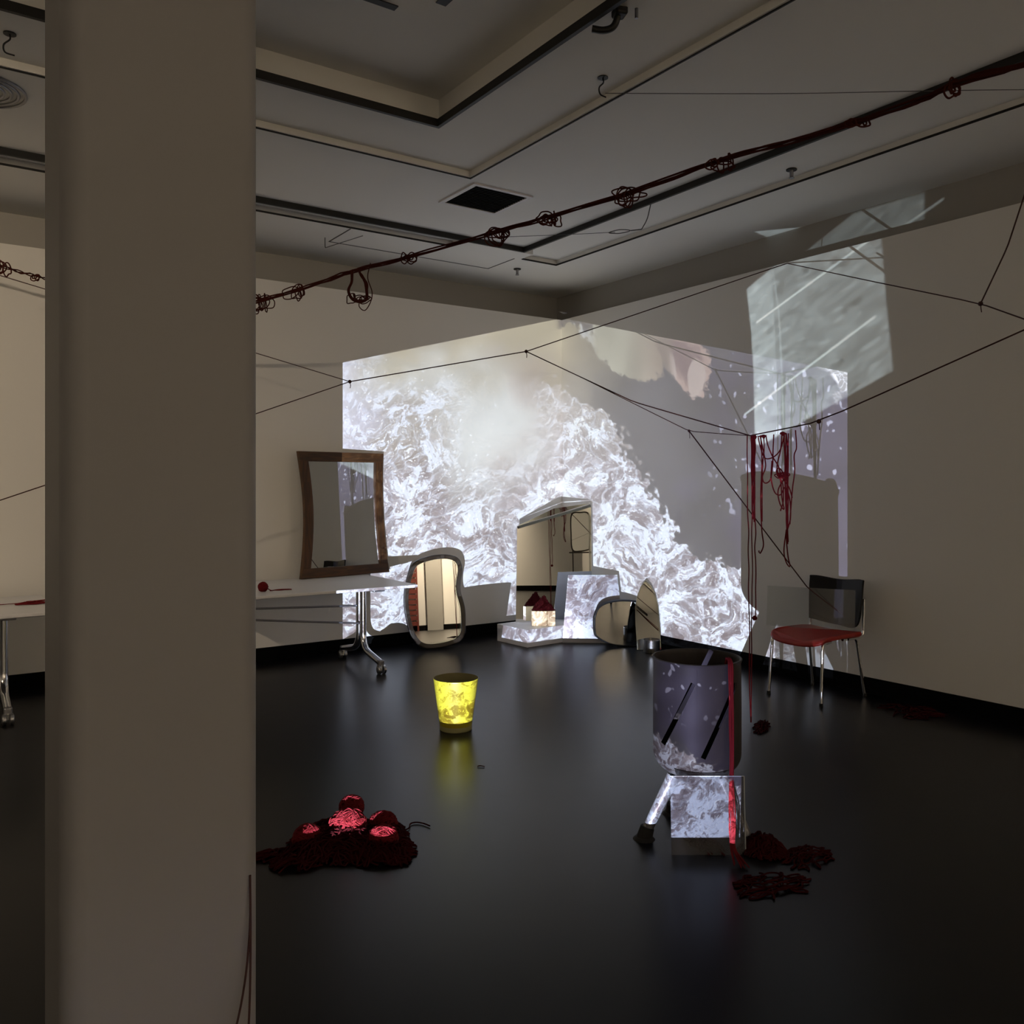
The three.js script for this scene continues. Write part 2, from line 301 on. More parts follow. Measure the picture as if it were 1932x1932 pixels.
{
  const p = PROJECTOR, len = Math.hypot(...p.axis), ax = p.axis.map((k) => k / len), d = 0.25;
  const { t, w, h, cx, cy } = projector('video_projector', 'black video projector standing on the floor in front of the column', p.at, ax, p.s, p.t, d, slidePane(0, 0, (u, v) => {
    const s = lerp(p.s[0], p.s[1], u), q = 1 / (ax[0] + s * -ax[1]), x = 0; // falloff along the two walls
    const dir = [ax[0] - ax[1] * s, ax[1] + ax[0] * s], kb = -p.at[2] / dir[1], kr = -p.at[0] / dir[0], k = dir[1] >= 0 || kr < kb ? kr : kb, n = k === kr ? dir[0] : -dir[1];
    const r2 = k * k * (dir[0] ** 2 + dir[1] ** 2), cos = n / Math.hypot(...dir), g = Math.min(1.35, Math.pow(0.0155 * r2 / cos, 0.75));
    return film(u, v).map((c, i) => [0.8, 0.86, 0.97][i] * c * g);
  }, 2048, 1100), p.candela);
  const y0 = 0.012, y1 = cy + h / 2 + 0.016, half = w / 2, zb = -0.05, zf = d + 0.02;
  part('case', [box(cx - half - 0.03, cx - half - 0.001, y0, y1, zb, zf), box(cx + half + 0.001, cx + half + 0.03, y0, y1, zb, zf), box(cx - half - 0.03, cx + half + 0.03, y1, y1 + 0.012, zb, zf), box(cx - half - 0.03, cx + half + 0.03, y0, y0 + 0.012, zb, zf), box(cx - half, cx + half, y0, y1, zb, zb + 0.012), box(cx - half, cx + half, y0 + 0.012, cy - h / 2, d - 0.004, d + 0.004), box(cx - half, cx + half, cy + h / 2, y1, d - 0.004, d + 0.004)], M.blackPlastic, t);
  for (const sx of [-1, 1]) for (const z of [0, 0.22]) part('foot', cyl(0.012, 0.014, [cx + sx * half, 0, z], [cx + sx * half, y0 + 0.001, z]), M.rubber, t);
  const L = new THREE.SpotLight(0xffffff, p.candela, 0, R(34), 0, 2);
  L.position.set(...p.at); L.target.position.set(p.at[0] + ax[0], p.at[1] + 0.2, p.at[2] + ax[1]);
  L.castShadow = true; L.shadow.radius = 0.004; L.shadow.mapSize.set(4096, 4096); L.shadow.camera.near = 0.3; L.name = 'video_projector_beam';
  scene.add(L, L.target);
}
// mirror-reflected light drawn into a slide: a soft, streaked patch on the right wall, laid out in metres on the wall (z, y)
const REFLECTED_PATCH = [[2.513, 3.165], [2.767, 3.285], [3.158, 3.461], [3.2, 3.482], [3.745, 3.486], [3.745, 3.3], [3.79, 2.8], [3.838, 2.332], [2.66, 1.84], [2.6, 1.86], [2.585, 2.47], [2.56, 2.8]];
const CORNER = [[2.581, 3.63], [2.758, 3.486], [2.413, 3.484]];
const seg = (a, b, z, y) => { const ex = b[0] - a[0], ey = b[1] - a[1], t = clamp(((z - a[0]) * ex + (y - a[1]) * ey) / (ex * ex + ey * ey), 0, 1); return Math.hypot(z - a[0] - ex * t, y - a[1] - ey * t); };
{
  const P = ADDED_PROJECTOR.at, ax = [4, 2.75], l = Math.hypot(...ax).valueOf(), a = ax.map((k) => k / l), S = [-0.34, 0.3], T = [0.1, 0.7], d = 0.12;
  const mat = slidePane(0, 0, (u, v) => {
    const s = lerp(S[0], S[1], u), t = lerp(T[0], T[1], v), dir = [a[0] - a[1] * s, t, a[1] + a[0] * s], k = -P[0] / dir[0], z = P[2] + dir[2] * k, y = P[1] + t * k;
    const m = Math.max(smoothstep(inside(REFLECTED_PATCH, z, y), -0.004, 0.012), 0.9 * smoothstep(inside(CORNER, z, y), 0, 0.01));
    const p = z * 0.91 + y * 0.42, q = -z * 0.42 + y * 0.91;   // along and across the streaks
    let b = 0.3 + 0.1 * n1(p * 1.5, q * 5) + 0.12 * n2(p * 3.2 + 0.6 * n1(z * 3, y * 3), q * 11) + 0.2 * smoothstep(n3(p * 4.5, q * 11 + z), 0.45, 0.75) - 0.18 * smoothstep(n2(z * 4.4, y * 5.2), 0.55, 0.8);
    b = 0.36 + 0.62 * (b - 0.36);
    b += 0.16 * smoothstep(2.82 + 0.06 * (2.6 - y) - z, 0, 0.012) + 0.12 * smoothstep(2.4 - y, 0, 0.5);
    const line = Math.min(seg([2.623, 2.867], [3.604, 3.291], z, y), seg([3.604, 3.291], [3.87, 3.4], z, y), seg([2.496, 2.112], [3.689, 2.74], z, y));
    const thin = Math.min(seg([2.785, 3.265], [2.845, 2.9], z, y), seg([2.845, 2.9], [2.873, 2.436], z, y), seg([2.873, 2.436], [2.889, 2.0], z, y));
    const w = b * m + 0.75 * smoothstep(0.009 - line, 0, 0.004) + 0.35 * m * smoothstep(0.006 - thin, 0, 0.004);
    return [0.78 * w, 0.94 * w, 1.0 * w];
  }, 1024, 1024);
  const { t, w, h, cx, cy } = projector('added_projector', 'small added projector, unseen on the white table behind the column, in place of a mirror reflection', P, a, S, T, d, mat);
  t.position.y = 0; const y0 = 0.712, half = w / 2, y1 = cy + h / 2 + 0.012;
  part('case', [box(cx - half - 0.02, cx - half, y0 + 0.2, y1, -0.04, d), box(cx + half, cx + half + 0.02, y0 + 0.2, y1, -0.04, d), box(cx - half - 0.02, cx + half + 0.02, y1, y1 + 0.01, -0.04, d), box(cx - half - 0.02, cx + half + 0.02, y0 + 0.19, y0 + 0.2, -0.04, d), box(cx - half, cx + half, y0 + 0.2, y1, -0.04, -0.03), box(cx - half, cx + half, y0 + 0.2, cy - h / 2, d - 0.004, d + 0.002), box(cx - half, cx + half, cy + h / 2, y1 + 0.002, d - 0.004, d + 0.002)], M.blackPlastic, t);
  part('stand', [cyl(0.012, 0.012, [cx, y0, 0.04], [cx, y0 + 0.19, 0.04]), cyl(0.06, 0.05, [cx, y0 - 0.01, 0.04], [cx, y0 + 0.006, 0.04], 28)], M.blackPlastic, t);
  const L = new THREE.SpotLight(0xffffff, ADDED_PROJECTOR.candela, 0, R(36), 0, 2);  // added lamp in place of the beam bounced off the framed mirror
  L.position.set(...P); L.target.position.set(P[0] + a[0], P[1] + 0.4, P[2] + a[1]); L.castShadow = true; L.shadow.radius = 0.012; L.shadow.mapSize.set(2048, 2048); L.name = 'added_projector_beam';
  scene.add(L, L.target);
}

// warm wall washers behind the camera
WASH.forEach(([p, q, cd], i) => {
  const dir = V(...q).sub(V(...p)).normalize(), P = V(...p);
  const t = thing('ceiling_spotlight', ['white ceiling spotlight at the left aimed at the back wall beyond the column', 'white ceiling spotlight behind the camera aimed at the middle of the rear wall', 'white ceiling spotlight aimed at the rear wall near its right corner'][i], 'spotlight', p);
  const B = dir.clone().multiplyScalar(-0.16), F = dir.clone().multiplyScalar(0.02);
  part('housing', [cyl(0.05, 0.055, B.toArray(), F.toArray(), 28)], M.whitePaint, t);
  part('lamp_face', new THREE.CylinderGeometry(0.045, 0.045, 0.006, 28).applyQuaternion(new THREE.Quaternion().setFromUnitVectors(V(0, 1, 0), dir)).translate(...F.clone().addScaledVector(dir, 0.004).toArray()), M.lamp, t);
  part('stem', cyl(0.01, 0.01, B.toArray(), [B.x, 3.88 - p[1], B.z]), M.whitePaint, t);
  const L = new THREE.SpotLight(WARM, cd, 0, R(52), 0.7, 2);
  L.position.copy(P).addScaledVector(dir, 0.05); L.target.position.set(...q); L.castShadow = true; L.shadow.radius = 2.2; L.name = 'ceiling_spotlight_lamp';
  scene.add(L, L.target);
});

// ---------------------------------------------------------------- big things first
// barrel-shaped stool
{
  const t = thing('barrel_stool', 'grey barrel-shaped stool shell with slanted slots on splayed metal legs', 'stool', [-2.911, 0, 4.698], R(-46.7));
  const pr = []; const Ro = 0.19, yb = 0.262, yt = 0.768, rc = 0.11, th = 0.007;
  pr.push([0.001, yb]); for (let i = 0; i <= 10; i++) { const a = (i / 10) * Math.PI / 2; pr.push([Ro - rc + rc * Math.sin(a), yb + rc * 0.9 - rc * 0.9 * Math.cos(a)]); }
  pr.push([Ro, yb + 0.3], [Ro - 0.002, yt - 0.02], [Ro + 0.003, yt - 0.004], [Ro + 0.002, yt], [Ro - th + 0.001, yt], [Ro - th - 0.002, yt - 0.02], [Ro - th, yb + 0.3]);
  for (let i = 10; i >= 0; i--) { const a = (i / 10) * Math.PI / 2; pr.push([Math.max(0.001, Ro - rc + (rc - th) * Math.sin(a)), yb + th + (rc - th) * 0.9 - (rc - th) * 0.9 * Math.cos(a)]); }
  const shell = new Brush(new THREE.LatheGeometry(pr.map(([x, y]) => new THREE.Vector2(x, y)), 72)); shell.updateMatrixWorld();
  const ev = new Evaluator(); ev.attributes = ['position', 'normal', 'uv']; ev.useGroups = false;
  let out = shell;
  for (const [x, y, w, h] of [[-0.078, 0.552, 0.02, 0.305], [0.094, 0.53, 0.021, 0.33]]) {
    const cut = new Brush(new THREE.BoxGeometry(w, h, 0.2)); cut.position.set(x, y, 0.19); cut.rotation.z = R(-24.5); cut.updateMatrixWorld();
    out = ev.evaluate(out, cut, SUBTRACTION);
  }
  part('shell', out.geometry, M.drum, t);
  part('seam', box(-0.0008, 0.0008, yb + 0.12, yt - 0.02, Ro - 0.0005, Ro + 0.0006), M.drum, t);
  part('underplate', cyl(0.1, 0.12, [0, 0.235, 0], [0, 0.268, 0], 32), M.black, t);
  for (const [sx, sz] of [[-1, 1], [1, 1], [-0.5, -1.5], [0.5, -1.5]]) {
    const l = part('leg', cyl(0.022, 0.028, [sx * 0.213, 0.03, sz * 0.12], [sx * 0.1, 0.26, sz * 0.07], 20), M.legPaint, t);
    part('foot', [cyl(0.034, 0.03, [sx * 0.222, 0.0, sz * 0.125], [sx * 0.207, 0.05, sz * 0.118], 20), cyl(0.048, 0.036, [sx * 0.222, 0, sz * 0.125], [sx * 0.222, 0.012, sz * 0.125], 24)], M.rubber, l);
  }
}
// square sheet leaning on the stool's legs
{
  const t = thing('acrylic_sheet', 'square clear acrylic sheet leaning on the legs of the grey barrel stool', 'acrylic sheet', [-3.043, 0, 4.895], R(-34.6));
  t.rotation.x = R(-5);
  part('sheet', box(-0.158, 0.146, 0, 0.315, -0.003, 0.003), M.acrylic, t);
  part('polished_edge', [box(0.1445, 0.1485, 0, 0.316, -0.0035, 0.0035), box(-0.16, 0.148, 0.3145, 0.317, -0.0035, 0.0035)], M.edge, t);
}
// yellow bucket
{
  const t = thing('bucket', 'yellow tapered bucket standing alone on the dark floor', 'bucket', [-2.962, 0, 2.73]);
  const lathe = (p, n = 64) => new THREE.LatheGeometry(p.map(([x, y]) => new THREE.Vector2(x, y)), n);
  part('body', lathe([[0.1, 0.03], [0.1005, 0.031], [0.1395, 0.312], [0.141, 0.318], [0.139, 0.32]]), M.yellow, t);
  part('lining', lathe([[0.139, 0.32], [0.1365, 0.318], [0.098, 0.034], [0.001, 0.034]]), M.bucketInside, t);
  part('base', lathe([[0.001, 0], [0.098, 0], [0.1, 0.003], [0.1012, 0.03], [0.1, 0.031]]), M.bucketBase, t);
}
// chair
{
  const t = thing('chair', 'chair with a red seat, black backrest and chrome legs against the right wall', 'chair', [-0.385, 0, 3.465], R(-90));
  const seat = outline([[-0.2, -0.23], [0.2, -0.23], [0.235, -0.12], [0.235, 0.12], [0.2, 0.235], [0, 0.255], [-0.2, 0.235], [-0.235, 0.12], [-0.235, -0.12]], true);
  const sg = slab(seat, 0.034, 0.014, -0.017).rotateX(Math.PI / 2);
  { const p = sg.attributes.position; for (let i = 0; i < p.count; i++) { const z = p.getZ(i), x = p.getX(i); p.setY(i, p.getY(i) + 0.45 - Math.max(0, z - 0.12) ** 2 * 2.2 - 0.012 + 0.35 * x * x - (z < -0.15 ? 0 : 0)); } sg.computeVertexNormals(); }
  part('seat', sg, M.redShell, t);
  const back = outline([[-0.205, 0.02], [-0.225, 0.3], [-0.2, 0.345], [0, 0.335], [0.2, 0.345], [0.225, 0.3], [0.205, 0.02], [0, 0]], true);
  const bg = slab(back, 0.022, 0.008, -0.011); { const p = bg.attributes.position; for (let i = 0; i < p.count; i++) { const x = p.getX(i); p.setZ(i, p.getZ(i) + 1.0 * x * x); } bg.computeVertexNormals(); }
  const bm = part('backrest', bg, M.blackPlastic, t); bm.position.set(0, 0.49, -0.25); bm.rotation.x = R(-9);
  for (const sx of [-1, 1]) {
    part('leg', bent([[sx * 0.2, 0.425, 0.1], [sx * 0.21, 0.425, 0.205], [sx * 0.222, 0.008, 0.235]], 0.011, 0.04), M.chrome, t);
    part('leg', bent([[sx * 0.19, 0.425, -0.05], [sx * 0.2, 0.425, -0.2], [sx * 0.218, 0.008, -0.275]], 0.011, 0.04), M.chrome, t);
    part('back_support', bent([[sx * 0.2, 0.425, -0.1], [sx * 0.222, 0.43, -0.25], [sx * 0.222, 0.7, -0.262]], 0.011, 0.05), M.chrome, t);
    for (const z of [0.236, -0.276]) part('foot', cyl(0.014, 0.013, [sx * 0.221, 0, z], [sx * 0.221, 0.022, z], 14), M.rubber, t);
  }
  part('cross_bar', cyl(0.009, 0.009, [-0.205, 0.425, 0.16], [0.205, 0.425, 0.16]), M.chrome, t);
  part('cross_bar', cyl(0.009, 0.009, [-0.2, 0.425, -0.16], [0.2, 0.425, -0.16]), M.chrome, t);
}
{
  const t = thing('clear_sheet', 'frosted rectangular glass pane leaning on the red seat against the chair back', 'glass sheet', [-0.33, 0.468, 3.38], R(-62));
  t.rotation.x = R(-8);
  part('pane', box(-0.31, 0.31, 0, 0.295, -0.002, 0.002), M.clear, t);
}

// folding tables on castors
function table(x, len, legs, label) {
  const t = thing('folding_table', label, 'table', [x, 0, 0.66], 0);
  part('tabletop', rbox(len, 0.024, 1.0, 0.006, 0, 0.698, -0.02), M.laminate, t);
  for (const lx of legs) {
    part('bracket', rbox(0.4, 0.02, 0.1, 0.004, lx, 0.677, 0.3), M.laminate, t);
    part('bracket', rbox(0.1, 0.03, 0.7, 0.006, lx, 0.672, 0), M.greyMetal, t);
    for (const s of [1, -1]) {
      const l = part('leg', bent([[lx, 0.67, s * 0.04], [lx, 0.155, s * 0.04], [lx, 0.088, s * 0.37]], 0.027, 0.13, 18), M.chrome, t);
      part('end_cap', rbox(0.05, 0.05, 0.05, 0.012, lx, 0.087, s * 0.37), M.greyMetal, l);
      const w = [lx + 0.012, 0.036, s * 0.385];
      const c = part('castor', [cyl(0.008, 0.008, [lx, 0.04, s * 0.36], [lx, 0.085, s * 0.36]), rbox(0.02, 0.05, 0.05, 0.008, lx, 0.052, s * 0.372)], M.chrome, t);
      for (const q of [-1, 1]) part('wheel', [new THREE.CylinderGeometry(0.036, 0.036, 0.018, 28).rotateZ(Math.PI / 2).translate(lx + q * 0.02, 0.036, w[2]), new THREE.SphereGeometry(0.03, 24, 12).scale(0.32, 1, 1).translate(lx + q * 0.028, 0.036, w[2])], M.satin, c);
    }
  }
  part('brace', cyl(0.008, 0.008, [legs[0], 0.36, 0.03], [legs[1], 0.5, 0.03]), M.greyMetal, t);
  part('brace', cyl(0.008, 0.008, [legs[0], 0.5, -0.05], [legs[1], 0.56, -0.05]), M.greyMetal, t);
  return t;
}
table(-3.2, 1.66, [0.55, -0.62], 'white folding table on castors carrying the wood-framed mirror');
table(-5.82, 1.7, [0.57, -0.6], 'white folding table seen past the left side of the column');

// wood-framed mirror on the table
{
  const t = thing('framed_mirror', 'tall mirror in a brown wooden frame with curved-in sides, on the table', 'mirror', [-2.575, 0.712, 0.165], R(7.5));
  t.rotation.x = R(-2.7);
  const H = 1.1, W = 0.45, f = 0.085, side = (x, sgn, n = 14) => Array.from({ length: n + 1 }, (_, i) => { const y = i / n; return [x - sgn * 0.045 * Math.sin(Math.PI * y) , y]; });
  const left = (off, y0, y1) => Array.from({ length: 15 }, (_, i) => { const y = lerp(y0, y1, i / 14), k = y / H; return [-W + 0.05 * Math.sin(Math.PI * k) * (1 - 0.0) + off, y]; });
  const right = (off, y0, y1) => Array.from({ length: 15 }, (_, i) => { const y = lerp(y0, y1, i / 14), k = y / H; return [W - 0.03 * Math.sin(Math.PI * k) - off - 0.03 * k, y]; });
  const B = 0.005;
  const uvw = (g) => { const p = g.attributes.position, uv = g.attributes.uv; for (let i = 0; i < p.count; i++) uv.setXY(i, p.getX(i) * 3, p.getY(i) * 1.2); return g; };
  const uvh = (g) => { const p = g.attributes.position, uv = g.attributes.uv; for (let i = 0; i < p.count; i++) uv.setXY(i, p.getY(i) * 3, p.getX(i) * 1.2); return g; };
  part('frame_stile', uvw(slab(outline([...left(0, 0, H), ...left(f, 0, H).reverse()]), 0.04, B, -0.012)), M.wood, t);
  part('frame_stile', uvw(slab(outline([...right(0, 0, H), ...right(f, 0, H).reverse()]), 0.04, B, -0.012)), M.wood, t);
  part('frame_rail', uvh(slab(outline([[-W + 0.012, H - f], [-W, H], [W - 0.03, H], [W - 0.036, H - f]]), 0.044, B, -0.013)), M.wood, t);
  part('frame_rail', uvh(slab(outline([[-W, 0], [-W + 0.014, f], [W - 0.012, f], [W, 0]]), 0.048, B, -0.013)), M.wood, t);
  part('mirror_glass', slab(outline([...left(f - 0.012, f - 0.012, H - f + 0.012), ...right(f - 0.012, f - 0.012, H - f + 0.012).reverse()]), 0.006, 0, 0.004), M.mirror, t);
  part('bevelled_edge', slab(outline([...left(f - 0.004, f, H - f), ...left(f + 0.006, f, H - f).reverse()]), 0.01, 0.001, 0.004), M.bevel, t);
  part('backing', slab(outline([[-W + 0.07, 0.03], [W - 0.07, 0.03], [W - 0.09, H - 0.03], [-W + 0.07, H - 0.03]]), 0.006, 0, -0.014), M.darkFrame, t);
}
// oval mirror on the floor
{
  const t = thing('oval_mirror', 'rounded wavy-edged mirror in a dark frame leaning upright on the floor beside the table', 'mirror', [-1.745, 0, 0.33], R(-14));
  t.rotation.x = R(-4.5);
  const k = 0.00497, px = [[790, 1056], [817, 1050], [845, 1050], [865, 1058], [872, 1078], [868, 1103], [868, 1122], [875, 1150], [876, 1180], [873, 1203], [858, 1217], [822, 1224], [790, 1221], [770, 1200], [759, 1160], [757, 1125], [763, 1092], [774, 1066]].map(([x, y]) => [(x - 817) * k, (1224 - y) * k]);
  const o = splinePoints(px), i1 = splinePoints(inset(px, 0.032)), i2 = splinePoints(inset(px, 0.048));
  const fr = outline(o); fr.holes.push(outline(i1)); part('frame', slab(fr, 0.035, 0.01, -0.008), M.darkFrame, t);
  const bv = outline(i1); bv.holes.push(outline(i2)); part('bevel', slab(bv, 0.012, 0.004, 0.004), M.bevel, t);
  part('mirror_glass', slab(outline(i2.concat()), 0.008, 0, 0.002), M.mirror, t);
  part('backing', slab(outline(i1), 0.005, 0, -0.006), M.darkFrame, t);
}
// low plinth with mirror and box
{
  const t = thing('plinth', 'low white plinth on the floor in the corner between the two walls', 'plinth', [-0.6, 0, 0.54], R(4));
  part('body', rbox(0.9, 0.165, 0.46, 0.003, 0, 0.0825, 0), M.whitePaint, t);
}
{
  const t = thing('tall_mirror', 'tall frameless mirror with a slanted top edge on the low white plinth', 'mirror', [-0.5, 0.165, 0.53], R(-26));
  t.rotation.x = R(-2.4);
  const P = [[-0.395, 0], [-0.376, 0.945], [0.372, 1.16], [0.382, 0]];
  part('mirror_glass', slab(outline(P), 0.006, 0.0015), M.mirror, t);
  const Q = [[-0.376, 0.947], [-0.005, 1.115], [0.372, 1.165], [0.372, 1.162]];
  part('top_facet', slab(outline([[-0.376, 0.947], [-0.005, 1.12], [0.372, 1.172]]), 0.006, 0, 0.0), M.bevel, t);
  const strip = new THREE.BufferGeometry();
  { const d = V(0.748, 0.215, 0).normalize(), n = V(-d.y, d.x, 0), a = V(-0.376, 0.945, 0.006), b = V(0.372, 1.16, 0.006), w = 0.026, lo = (p) => p.clone().addScaledVector(n, -w).setZ(0.0145), hi = (p) => p.clone().setZ(0.0068);
    const v = [lo(a), lo(b), hi(b), hi(a)], pos = []; for (const i of [0, 1, 2, 0, 2, 3]) pos.push(...v[i].toArray()); strip.setAttribute('position', new THREE.Float32BufferAttribute(pos, 3)); strip.setAttribute('uv', new THREE.Float32BufferAttribute(new Array(12).fill(0), 2)); strip.computeVertexNormals(); }
  part('top_bevel', strip, M.bevel, t);
  part('side_bevel', [box(0.352, 0.378, 0.0, 1.13, 0.0062, 0.0075)], M.bevel, t);
}
{
  const t = thing('cream_box', 'small cream box holding a mound of red yarn on the low plinth', 'box', [-0.74, 0.165, 0.66], R(-32));
  part('box_side', rbox(0.145, 0.142, 0.1, 0.003, -0.042, 0.071, 0), M.cream, t);
  part('box_side', rbox(0.076, 0.142, 0.1, 0.003, 0.073, 0.071, -0.002), M.cream, t);
}
// trapezoid panel
{
  const t = thing('slanted_mirror', 'pale slant-sided mirror panel leaning in front of the low plinth', 'mirror', [-0.42, 0, 0.92], R(-38));
  t.rotation.x = R(-5);
  const k = 0.0051, P = [[1067, 1212], [1078, 1085], [1171, 1084], [1177, 1140], [1160, 1212]].map(([x, y]) => [(x - 1112) * k, (1212 - y) * k]);
  part('panel', slab(outline(P), 0.008, 0.0015), M.paleGlass, t);
  const e = outline(P); e.holes.push(outline(inset(P, 0.006))); part('ground_edge', slab(e, 0.003, 0, 0.007), M.edge, t);
}
// wing-shaped mirror
{
  const t = thing('wing_mirror', 'wide black-rimmed mirror with rounded corners on the floor behind the pointed mirror', 'mirror', [-0.275, 0, 1.27], R(-24));
  t.rotation.x = R(2);
  const k = 0.005, px = [[1132, 1165], [1133, 1192], [1140, 1204], [1165, 1217], [1200, 1222], [1232, 1219], [1244, 1203], [1244, 1165], [1240, 1147], [1222, 1137], [1195, 1133], [1170, 1134], [1150, 1139], [1138, 1149]].map(([x, y]) => [(x - 1188) * k, (1222 - y) * k]);
  const fr = outline(splinePoints(px)); const hole = splinePoints(inset(px, 0.016)); fr.holes.push(outline(hole));
  part('rim', slab(fr, 0.05, 0.008, -0.03), M.blackPlastic, t);
  part('mirror_glass', slab(outline(hole), 0.006, 0, 0.004), M.mirror, t);
  part('backing', slab(outline(hole), 0.01, 0, -0.026), M.blackPlastic, t);
}
// pointed mirror
{
  const t = thing('arched_mirror', 'narrow frameless mirror with a pointed arch top standing on the floor', 'mirror', [-0.165, 0, 1.52], R(-30));
  t.rotation.x = R(-13);
  const k = 0.0051, P = [[1200, 1224], [1199, 1180], [1200, 1150], [1204, 1128], [1212, 1110], [1222, 1098], [1232, 1109], [1239, 1124], [1243, 1145], [1244, 1180], [1244, 1224]].map(([x, y]) => [(x - 1222) * k * 1.0, (1224 - y) * k]);
  part('mirror_glass', slab(outline(P), 0.006, 0.0015), M.mirror, t);
  const e = outline(P); e.holes.push(outline(inset(P, 0.014))); part('bevel', slab(e, 0.003, 0.001, 0.006), M.bevel, t);
}
{
  const t = thing('metal_cup', 'small round steel cup on the floor in front of the pointed mirror', 'cup', [-0.23, 0, 1.62]);
  part('wall', new THREE.LatheGeometry([[0.001, 0], [0.07, 0], [0.074, 0.004], [0.076, 0.115], [0.078, 0.118], [0.074, 0.118], [0.071, 0.006], [0.001, 0.006]].map((p) => new THREE.Vector2(...p)), 48), M.steel, t);
}

// ---------------------------------------------------------------- yarn
function ball(r, loops, seed, thick, squash = 1) {   // strands wound round a core
  const q = rng(seed), g = [new THREE.SphereGeometry(r * 0.93, 20, 14)];
  for (let i = 0; i < loops; i++) {
    const a = V(q() - 0.5, q() - 0.5, q() - 0.5).normalize(), b = V(q() - 0.5, q() - 0.5, q() - 0.5).cross(a).normalize(), c = a.clone().cross(b), off = (q() - 0.5) * 1.1, rr = Math.sqrt(Math.max(0.1, 1 - off * off)), pts = [], ph = q() * 6;
    for (let k = 0; k < 18; k++) { const t = (k / 18) * Math.PI * 2, w = r * (0.97 + 0.07 * q()); pts.push(V(0, 0, 0).addScaledVector(b, Math.cos(t) * rr * w).addScaledVector(c, Math.sin(t) * rr * w).addScaledVector(a, off * w + 0.1 * r * Math.sin(3 * t + ph))); }
    g.push(tube(pts, thick, { closed: true, segs: 48, radial: 5 }));
  }
  return g.map((k) => k.scale(1, squash, 1));
}
function tangle(w, d, h, strands, seed, thick, n = 16) {   // loose strands lying in a flat pile
  const q = rng(seed), g = [];
  for (let i = 0; i < strands; i++) {
    const a0 = q() * 6.28, rad = Math.sqrt(q()) * 0.75; let x = Math.cos(a0) * rad, z = Math.sin(a0) * rad, dir = q() * 6.28; const pts = [];
    let turn = (q() - 0.5) * 1.6;
    for (let k = 0; k < n; k++) {
      const rr = x * x + z * z; pts.push(V(x * w, thick + (0.1 + 0.9 * q()) * h * Math.max(0, 1 - rr), z * d));
      if (q() < 0.25) turn = (q() - 0.5) * 2.4;
      dir += turn; if (rr > 0.8) dir = Math.atan2(-z, -x) + (q() - 0.5);
      x += Math.cos(dir) * 0.2; z += Math.sin(dir) * 0.2;
    }
    g.push(tube(pts, thick, { segs: n * 3, radial: 5 }));
  }
  return g;
}
{
  const G = 'red yarn balls in the heap near the column';
  const spots = [
    [-4.13, 3.78, 0.052, 0.085, 'red yarn ball at the top of the heap, the smallest one'],
    [-4.2, 3.9, 0.078, 0.05, 'broad red yarn ball in the middle of the heap, brightly lit on top'],
    [-4.05, 3.93, 0.065, 0.03, 'dark red yarn ball at the right of the heap with a trailing end'],
    [-4.12, 4.07, 0.062, 0.035, 'red yarn ball at the front right corner of the heap'],
    [-4.37, 3.87, 0.06, 0.03, 'dark red yarn ball at the left of the heap, unlit'],
  ];
  spots.forEach(([x, z, r, y, label], i) => {
    const t = thing('yarn_ball', label, 'yarn ball', [x, y, z], i);
    part('strands', ball(r, 46, 50 + i, 0.0032, 0.95), M.yarn, t);
  });
  const t = thing('yarn_heap', 'loose dark red yarn spread on the floor under the yarn balls', 'yarn', [-4.23, 0, 3.97], R(-34));
  t.userData.kind = 'stuff';
  part('strands', [[0, 0, 0.26, 0.19, 0.08, 80], [-0.14, 0.08, 0.2, 0.13, 0.05, 46], [0.14, 0.06, 0.17, 0.15, 0.06, 50], [-0.05, -0.12, 0.2, 0.14, 0.07, 46], [0.12, -0.08, 0.16, 0.12, 0.07, 40], [0.2, 0.12, 0.1, 0.07, 0.03, 16], [-0.28, 0.1, 0.12, 0.06, 0.025, 14]].flatMap(([x, z, w, d, h, n], i) => tangle(w, d, h, n, 5 + i, 0.0038).map((g) => g.rotateY(i * 1.1).translate(x, 0, z))), M.yarnDark, t);
  const e = thing('yarn_end', 'single dark yarn end curling away from the right of the heap', 'yarn', [0.07, 0, -0.1]);
  part('strand', tube([[-4.08, 0.02, 4.02], [-4.05, 0.006, 4.06], [-4.01, 0.006, 4.06], [-3.98, 0.006, 4.02], [-3.95, 0.006, 4.02], [-3.93, 0.006, 4.05], [-3.92, 0.006, 4.09]], 0.0035), M.yarnDark, e);
}
